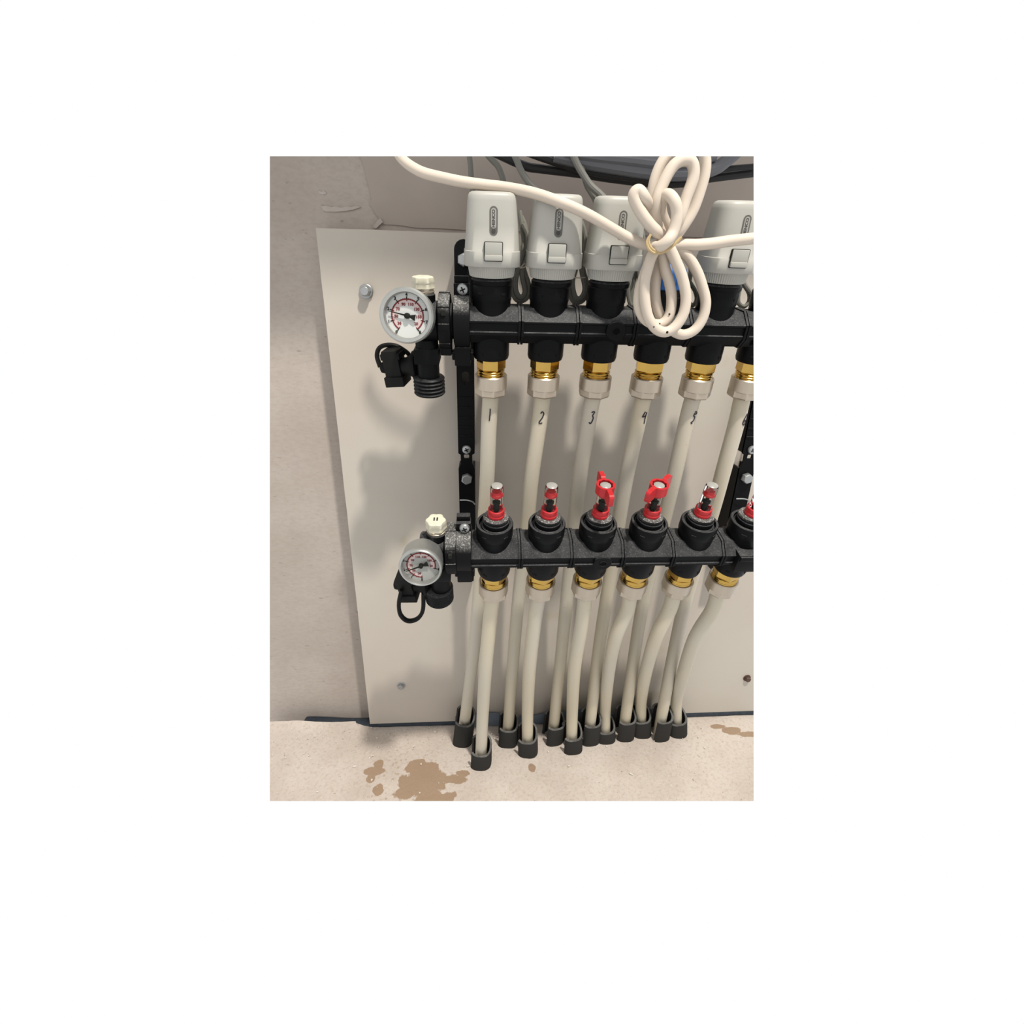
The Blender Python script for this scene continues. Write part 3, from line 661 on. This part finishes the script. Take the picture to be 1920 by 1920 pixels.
def lay_pipe(i, px, M, XS, base, lower):
    top = M @ Vector((XS[i], 0, .0036)); nxt = M @ Vector((XS[i], 0, -.012))
    fb = atz(base[0], base[1]); by = fb.y+.0142; floor_pt = Vector((fb.x, by, .0005))
    zt = top.z; y0 = nxt.y; pts = [top]
    for (x, y) in px:
        Y = y0
        for _ in range(6):                   # depth runs evenly from the manifold to the floor
            p = at(x, y, Y); f = max(0, min(1, (nxt.z-p.z)/(nxt.z-.03))); f = f*f*(3-2*f) if lower else f
            Y = y0+(by-y0)*f
        pts.append(at(x, y, Y))
    dr = (pts[-1]-pts[-2]).normalized(); last = pts[-1]+dr*((last_z(pts[-1])-.001)/max(.2, -dr.z)); last.z = .001
    pts.append(last); org = last.copy()
    lab = ('milky plastic pipe with the handwritten numeral %s under the upper manifold' % NUM[i]) if not lower else 'milky plastic pipe, %s from left under the lower manifold' % ORD[i]
    o = tag(MB().tube(pts, PR, 18, 8).build('heating_pipe', PEX, None, org), lab, 'pipe', 'milky pipes from the %s manifold' % ('lower' if lower else 'upper'))
    if not lower:
        cpx = [(918, 777), (1014, 778), (1107, 778), (1204, 780), (1296, 780), (1389, 788)][i]
        sp = spline(pts, 8); q = at(*cpx, sp[6].y); c = min(sp, key=lambda p: abs(p.z-q.z)); j = sp.index(c); d = (sp[j+1]-sp[j-1]).normalized()
        cx = q.x-c.x; hh = .0064; m = MB()
        for path in digit_paths(i+1):
            P = []
            for (u, v) in spline([Vector((a, b_, 0)) for a, b_ in path], 5) and [(p.x, p.y) for p in spline([Vector((a, b_, 0)) for a, b_ in path], 5)]:
                uu = max(-PR*.93, min(PR*.93, u*.0042+cx)); vv = v*hh
                P.append(c+Vector((uu, -math.sqrt(PR*PR-uu*uu)-.0001, 0))-d*vv)
            m.tube(P, .00068, 6, 0)
        m.build('marker_digit', PENC, o, None); dg = o.children[0]; dg.location = -org
    return last, pts
def last_z(p): return p.z
for i in range(6):
    for lower in (False, True):
        M, XS, px, sl = (ML, XL, LPX[i], SLL[i]) if lower else (MU, XU, UPX[i], SLU[i])
        foot, pts = lay_pipe(i, px, M, XS, sl, lower)
        h = 1.1*max(.016, at(sl[0], sl[1]-sl[2], foot.y-.012).z)
        s = sleeve_bm(h, 0).build('pipe_sleeve', SLV)
        d = (pts[-2]-foot).normalized(); ax = Vector((d.x, d.y, d.z)); s.location = (foot.x, foot.y, .0)
        s.rotation_euler = (-math.asin(max(-.5, min(.5, d.y)))*1.0, math.asin(max(-.5, min(.5, d.x))), R(rnd.uniform(-8, 8)))
        tag(s, 'dark foam sleeve at the foot of the rear pipe with numeral %s' % NUM[i] if not lower else 'dark foam sleeve at the foot of the %s front pipe' % ORD[i], 'pipe sleeve', 'dark sleeves around the pipe feet')

# ------------------------------------------------------------------ cables
def cable(name, px, Y, r, mat, label, cat='cable', group=None, n=10, k=8, parent=None):
    pts = [at(p[0], p[1], p[2] if len(p) > 2 else Y) for p in px]; org = pts[len(pts)//2] if parent is None else None
    o = MB().tube(pts, r, n, k).build(name, mat, parent, org)
    return tag(o, label, cat, group) if parent is None else o
cable('power_cable', [(925, 285), (983, 311), (1017, 317), (1083, 325), (1150, 335), (1217, 343), (1250, 345), (1292, 342), (1333, 334), (1413, 324), (1440, 320)], -.028, .0038, KCAB, 'thick black cable sweeping under the grey conduit at the top')
cable('power_cable', [(985, 285), (1030, 301), (1085, 318), (1150, 330), (1225, 338)], -.036, .0030, KCAB, 'black cable crossing diagonally into the bundle, upper left')
cable('power_cable', [(1010, 284), (1060, 300), (1130, 308), (1200, 312)], -.030, .0026, KCAB, 'thin black cable at the top edge above the third actuator')
cable('power_cable', [(1290, 332), (1340, 322), (1367, 316), (1413, 312), (1440, 310)], -.034, .0024, KCAB, 'thin black cable on the right above the last actuator')
cable('cable_conduit', [(1040, 290), (1100, 304), (1167, 315), (1217, 322), (1267, 326), (1317, 322), (1342, 315), (1358, 304), (1375, 290), (1385, 280)], -.042, .0062, COND, 'blue-grey conduit bending behind the white loop', 'conduit')
cable('cable_conduit', [(1060, 284), (1120, 294), (1180, 300), (1240, 306), (1300, 303), (1340, 290)], -.046, .0055, COND, 'upper blue-grey conduit along the top edge', 'conduit')
cable('sensor_cable', [(879, 285), (882, 310), (884, 340), (888, 370), (890, 400)], .008, .0028, GCABD, 'grey cable running down the wall behind the leftmost actuator')
cable('sensor_cable', [(910, 285), (920, 297), (933, 311), (941, 330), (946, 350), (950, 380)], .004, .0030, GCABD, 'grey cable curving down just right of the leftmost actuator')
cable('sensor_cable', [(962, 285), (970, 303), (977, 320), (988, 338), (1003, 355), (1020, 375), (1030, 395)], -.040, .0030, GCAB, 'grey cable dropping behind the second actuator')
cable('sensor_cable', [(1072, 285), (1080, 303), (1089, 320), (1106, 346), (1125, 364), (1140, 380)], -.052, .0031, GCAB, 'grey cable dropping behind the third actuator')
cable('sensor_cable', [(1086, 285), (1089, 305), (1094, 326), (1101, 350), (1114, 372), (1120, 390)], -.044, .0024, GCABD, 'thin grey cable beside the cable behind the third actuator')
GL = 'coiled grey actuator leads between the valves'
def bundle(loops, Y, label, tie=None):
    pts = [at(*p, Y) for p in loops[0][0]]; root = thing('actuator_lead', pts[0], label, 'cable', GL); mi = root.matrix_world.inverted()
    for px, closed, dy in loops: MB().tube([mi @ at(x, y, Y+dy) for x, y in px], .0021, 8, 6, closed).build('loop', GCABD, root)
    if tie: MB().tube([mi @ at(x, y, Y-.006) for x, y in tie], .0006, 6, 4).build('tie', WCAB, root)
bundle([([(974, 395), (979, 427), (982, 455), (979, 485), (984, 510), (992, 535), (990, 556), (977, 565), (966, 560), (961, 545), (962, 520), (968, 490), (972, 460)], False, 0),
        ([(980, 420), (990, 445), (988, 480), (978, 510), (984, 545), (977, 557), (969, 548), (967, 528), (972, 505), (982, 470)], False, -.004),
        ([(977, 405), (986, 430), (984, 470), (974, 500), (965, 530), (970, 556), (982, 560), (989, 540), (981, 512)], False, .004)], -.078, 'grey coiled lead hanging between the first and second actuators', [(971, 498), (976, 501), (984, 494), (985, 500), (975, 503)])
bundle([([(1090, 415), (1095, 437), (1091, 485), (1095, 510), (1101, 535), (1096, 560), (1081, 568), (1070, 556), (1069, 525), (1078, 500), (1086, 460)], False, 0),
        ([(1094, 425), (1098, 455), (1090, 500), (1096, 540), (1089, 558), (1079, 556), (1074, 530), (1080, 505)], False, -.004)], -.078, 'grey coiled lead hanging between the second and third actuators', [(1074, 518), (1082, 521), (1098, 520)])
bundle([([(1200, 425), (1206, 445), (1201, 477), (1195, 495), (1198, 518), (1194, 552), (1184, 572), (1178, 552), (1180, 518), (1188, 495)], False, 0),
        ([(1204, 440), (1202, 490), (1190, 520), (1183, 560), (1190, 566), (1199, 540)], False, .004)], -.078, 'grey coiled lead hanging right of the third actuator', [(1201, 482), (1200, 502), (1192, 508)])
bundle([([(1290, 480), (1295, 505), (1292, 525), (1303, 545), (1306, 562), (1298, 573), (1290, 560), (1292, 530), (1298, 505)], False, 0)], -.070, 'grey coiled lead beside the blue valve cap')
bundle([([(1392, 531), (1386, 545), (1384, 566), (1394, 575), (1404, 566), (1405, 552), (1399, 540), (1392, 531)], False, 0), ([(1390, 520), (1397, 534), (1407, 548), (1416, 560)], False, -.003)], -.080, 'grey lead loop at the right edge past the last actuator')

# the white cable with its tied coil
WC = thing('white_cable', at(1245, 455, -.158), 'thick cream-white cable with a looped coil tied in the middle', 'cable')
mi = WC.matrix_world.inverted()
def wstrand(px, Y, name, r=.0041):
    MB().tube([mi @ at(p[0], p[1], p[2] if len(p) > 2 else Y) for p in px], r, 12, 8).build(name, WCAB, WC)
wstrand([(738, 270, -.10), (747, 288, -.104), (757, 301, -.107), (774, 314, -.110), (797, 325, -.113), (833, 334, -.116), (867, 341, -.118), (910, 347, -.119), (950, 352, -.122), (1000, 362, -.131), (1050, 379, -.1385), (1100, 401, -.1385), (1150, 430, -.1385), (1180, 447, -.141), (1212, 460, -.147), (1235, 464, -.150), (1250, 456, -.152)], -.1405, 'left_run', .0040)
wstrand([(1245, 458), (1262, 460), (1285, 459), (1308, 459), (1340, 456), (1367, 452), (1413, 447), (1450, 443)], -.152, 'right_run', .0042)
wstrand([(1245, 448, -.150), (1231, 412, -.156), (1223, 385), (1225, 352), (1233, 322), (1247, 297), (1268, 280), (1295, 272), (1316, 280), (1322, 300), (1321, 325), (1314, 353), (1299, 395), (1277, 430), (1258, 452, -.152)], -.156, 'loop')
wstrand([(1246, 450, -.155), (1229, 410, -.162), (1231, 378), (1241, 349), (1258, 317), (1273, 303), (1287, 300), (1297, 305), (1301, 320), (1298, 340), (1285, 375), (1272, 415), (1258, 448, -.156)], -.166, 'loop')
wstrand([(1255, 452, -.158), (1238, 440, -.168), (1219, 422), (1200, 396), (1189, 373), (1190, 361), (1199, 358), (1209, 372), (1221, 394, -.160), (1240, 428, -.154), (1250, 450, -.154)], -.170, 'loop')
wstrand([(1222, 462, -.164), (1235, 463, -.174), (1250, 453, -.178), (1262, 435), (1269, 405), (1265, 378), (1251, 365, -.170), (1241, 378, -.164), (1241, 402, -.160), (1253, 432, -.156)], -.176, 'loop')
wstrand([(1238, 455), (1222, 480), (1214, 505), (1209, 530), (1209, 560), (1214, 590), (1224, 610), (1238, 621), (1254, 621), (1270, 608), (1282, 586), (1286, 556), (1279, 520), (1267, 490), (1252, 458)], -.164, 'loop')
wstrand([(1236, 455), (1218, 490), (1205, 525), (1197, 556), (1199, 580), (1210, 599), (1228, 608), (1244, 605), (1256, 588), (1259, 556), (1254, 527), (1246, 500), (1240, 458)], -.157, 'loop')
wstrand([(1244, 458), (1238, 490), (1230, 525), (1229, 558), (1236, 588), (1250, 610), (1268, 624), (1285, 627), (1304, 617), (1318, 595), (1323, 566), (1316, 535), (1306, 508), (1291, 483), (1276, 470), (1256, 455)], -.150, 'loop')
tb = [(1217, 443), (1213, 455), (1217, 467), (1226, 474), (1240, 474), (1253, 468), (1264, 458), (1275, 446)]
MB().tube([mi @ at(x, y, -.176) for x, y in tb], .0009, 6, 5, flat=(.0007, .0010)).tube([mi @ at(x+3, y-4+.04*(x-1213), -.176) for x, y in tb], .0009, 6, 5, flat=(.0007, .0010)).build('tie_band', TAN, WC)

for x, y, Y, r in ((1251, 623, -.1680, .0010), (1226, 613, -.1680, .0006), (1237, 607, -.1610, .0006), (1255, 589, -.1610, .0008)):
    MB().lathe([(r, 0), (r*.9, .0004), (r*.4, .0006)], 10, Matrix.Translation(mi @ at(x, y, Y)) @ AX_F).build('paint_speck', GAP, WC)

# ------------------------------------------------------------------ the built piece of the room ends at the limits of what the photograph shows
bpy.context.view_layer.update()
corners = [ray(506, 293), ray(1413, 293), ray(1413, 1502), ray(506, 1502)]
planes = []
for i in range(4):
    n = corners[i].cross(corners[(i+1) % 4]).normalized()
    if n.dot(ray(959, 897)) > 0: n = -n
    planes.append(n)                          # points outwards
for o in [q for q in scene.objects if q.type == 'MESH' and q.name != 'shading_soffit']:
    mw = o.matrix_world; inv = mw.inverted(); done = False
    for n in planes:
        me = o.data
        ds = [(mw @ v.co-CAM).dot(n) for v in me.vertices]
        if not ds or max(ds) <= 1e-6: continue
        if me.users > 1 and not done: o.data = me = me.copy()
        done = True
        bm = bmesh.new(); bm.from_mesh(me)
        ln = (mw.to_3x3().transposed() @ n).normalized(); lc = inv @ CAM
        res = bmesh.ops.bisect_plane(bm, geom=bm.verts[:]+bm.edges[:]+bm.faces[:], plane_co=lc, plane_no=ln, clear_outer=True, dist=1e-7)
        ed = [e for e in res['geom_cut'] if isinstance(e, bmesh.types.BMEdge) and e.is_boundary]
        if ed:
            try: bmesh.ops.edgeloop_fill(bm, edges=ed)
            except Exception: pass
        bm.to_mesh(me); bm.free()
    if done and not len(o.data.polygons):
        bpy.data.objects.remove(o, do_unlink=True)
for o in [q for q in scene.objects if q.type == 'EMPTY' and not q.children_recursive]: bpy.data.objects.remove(o, do_unlink=True)
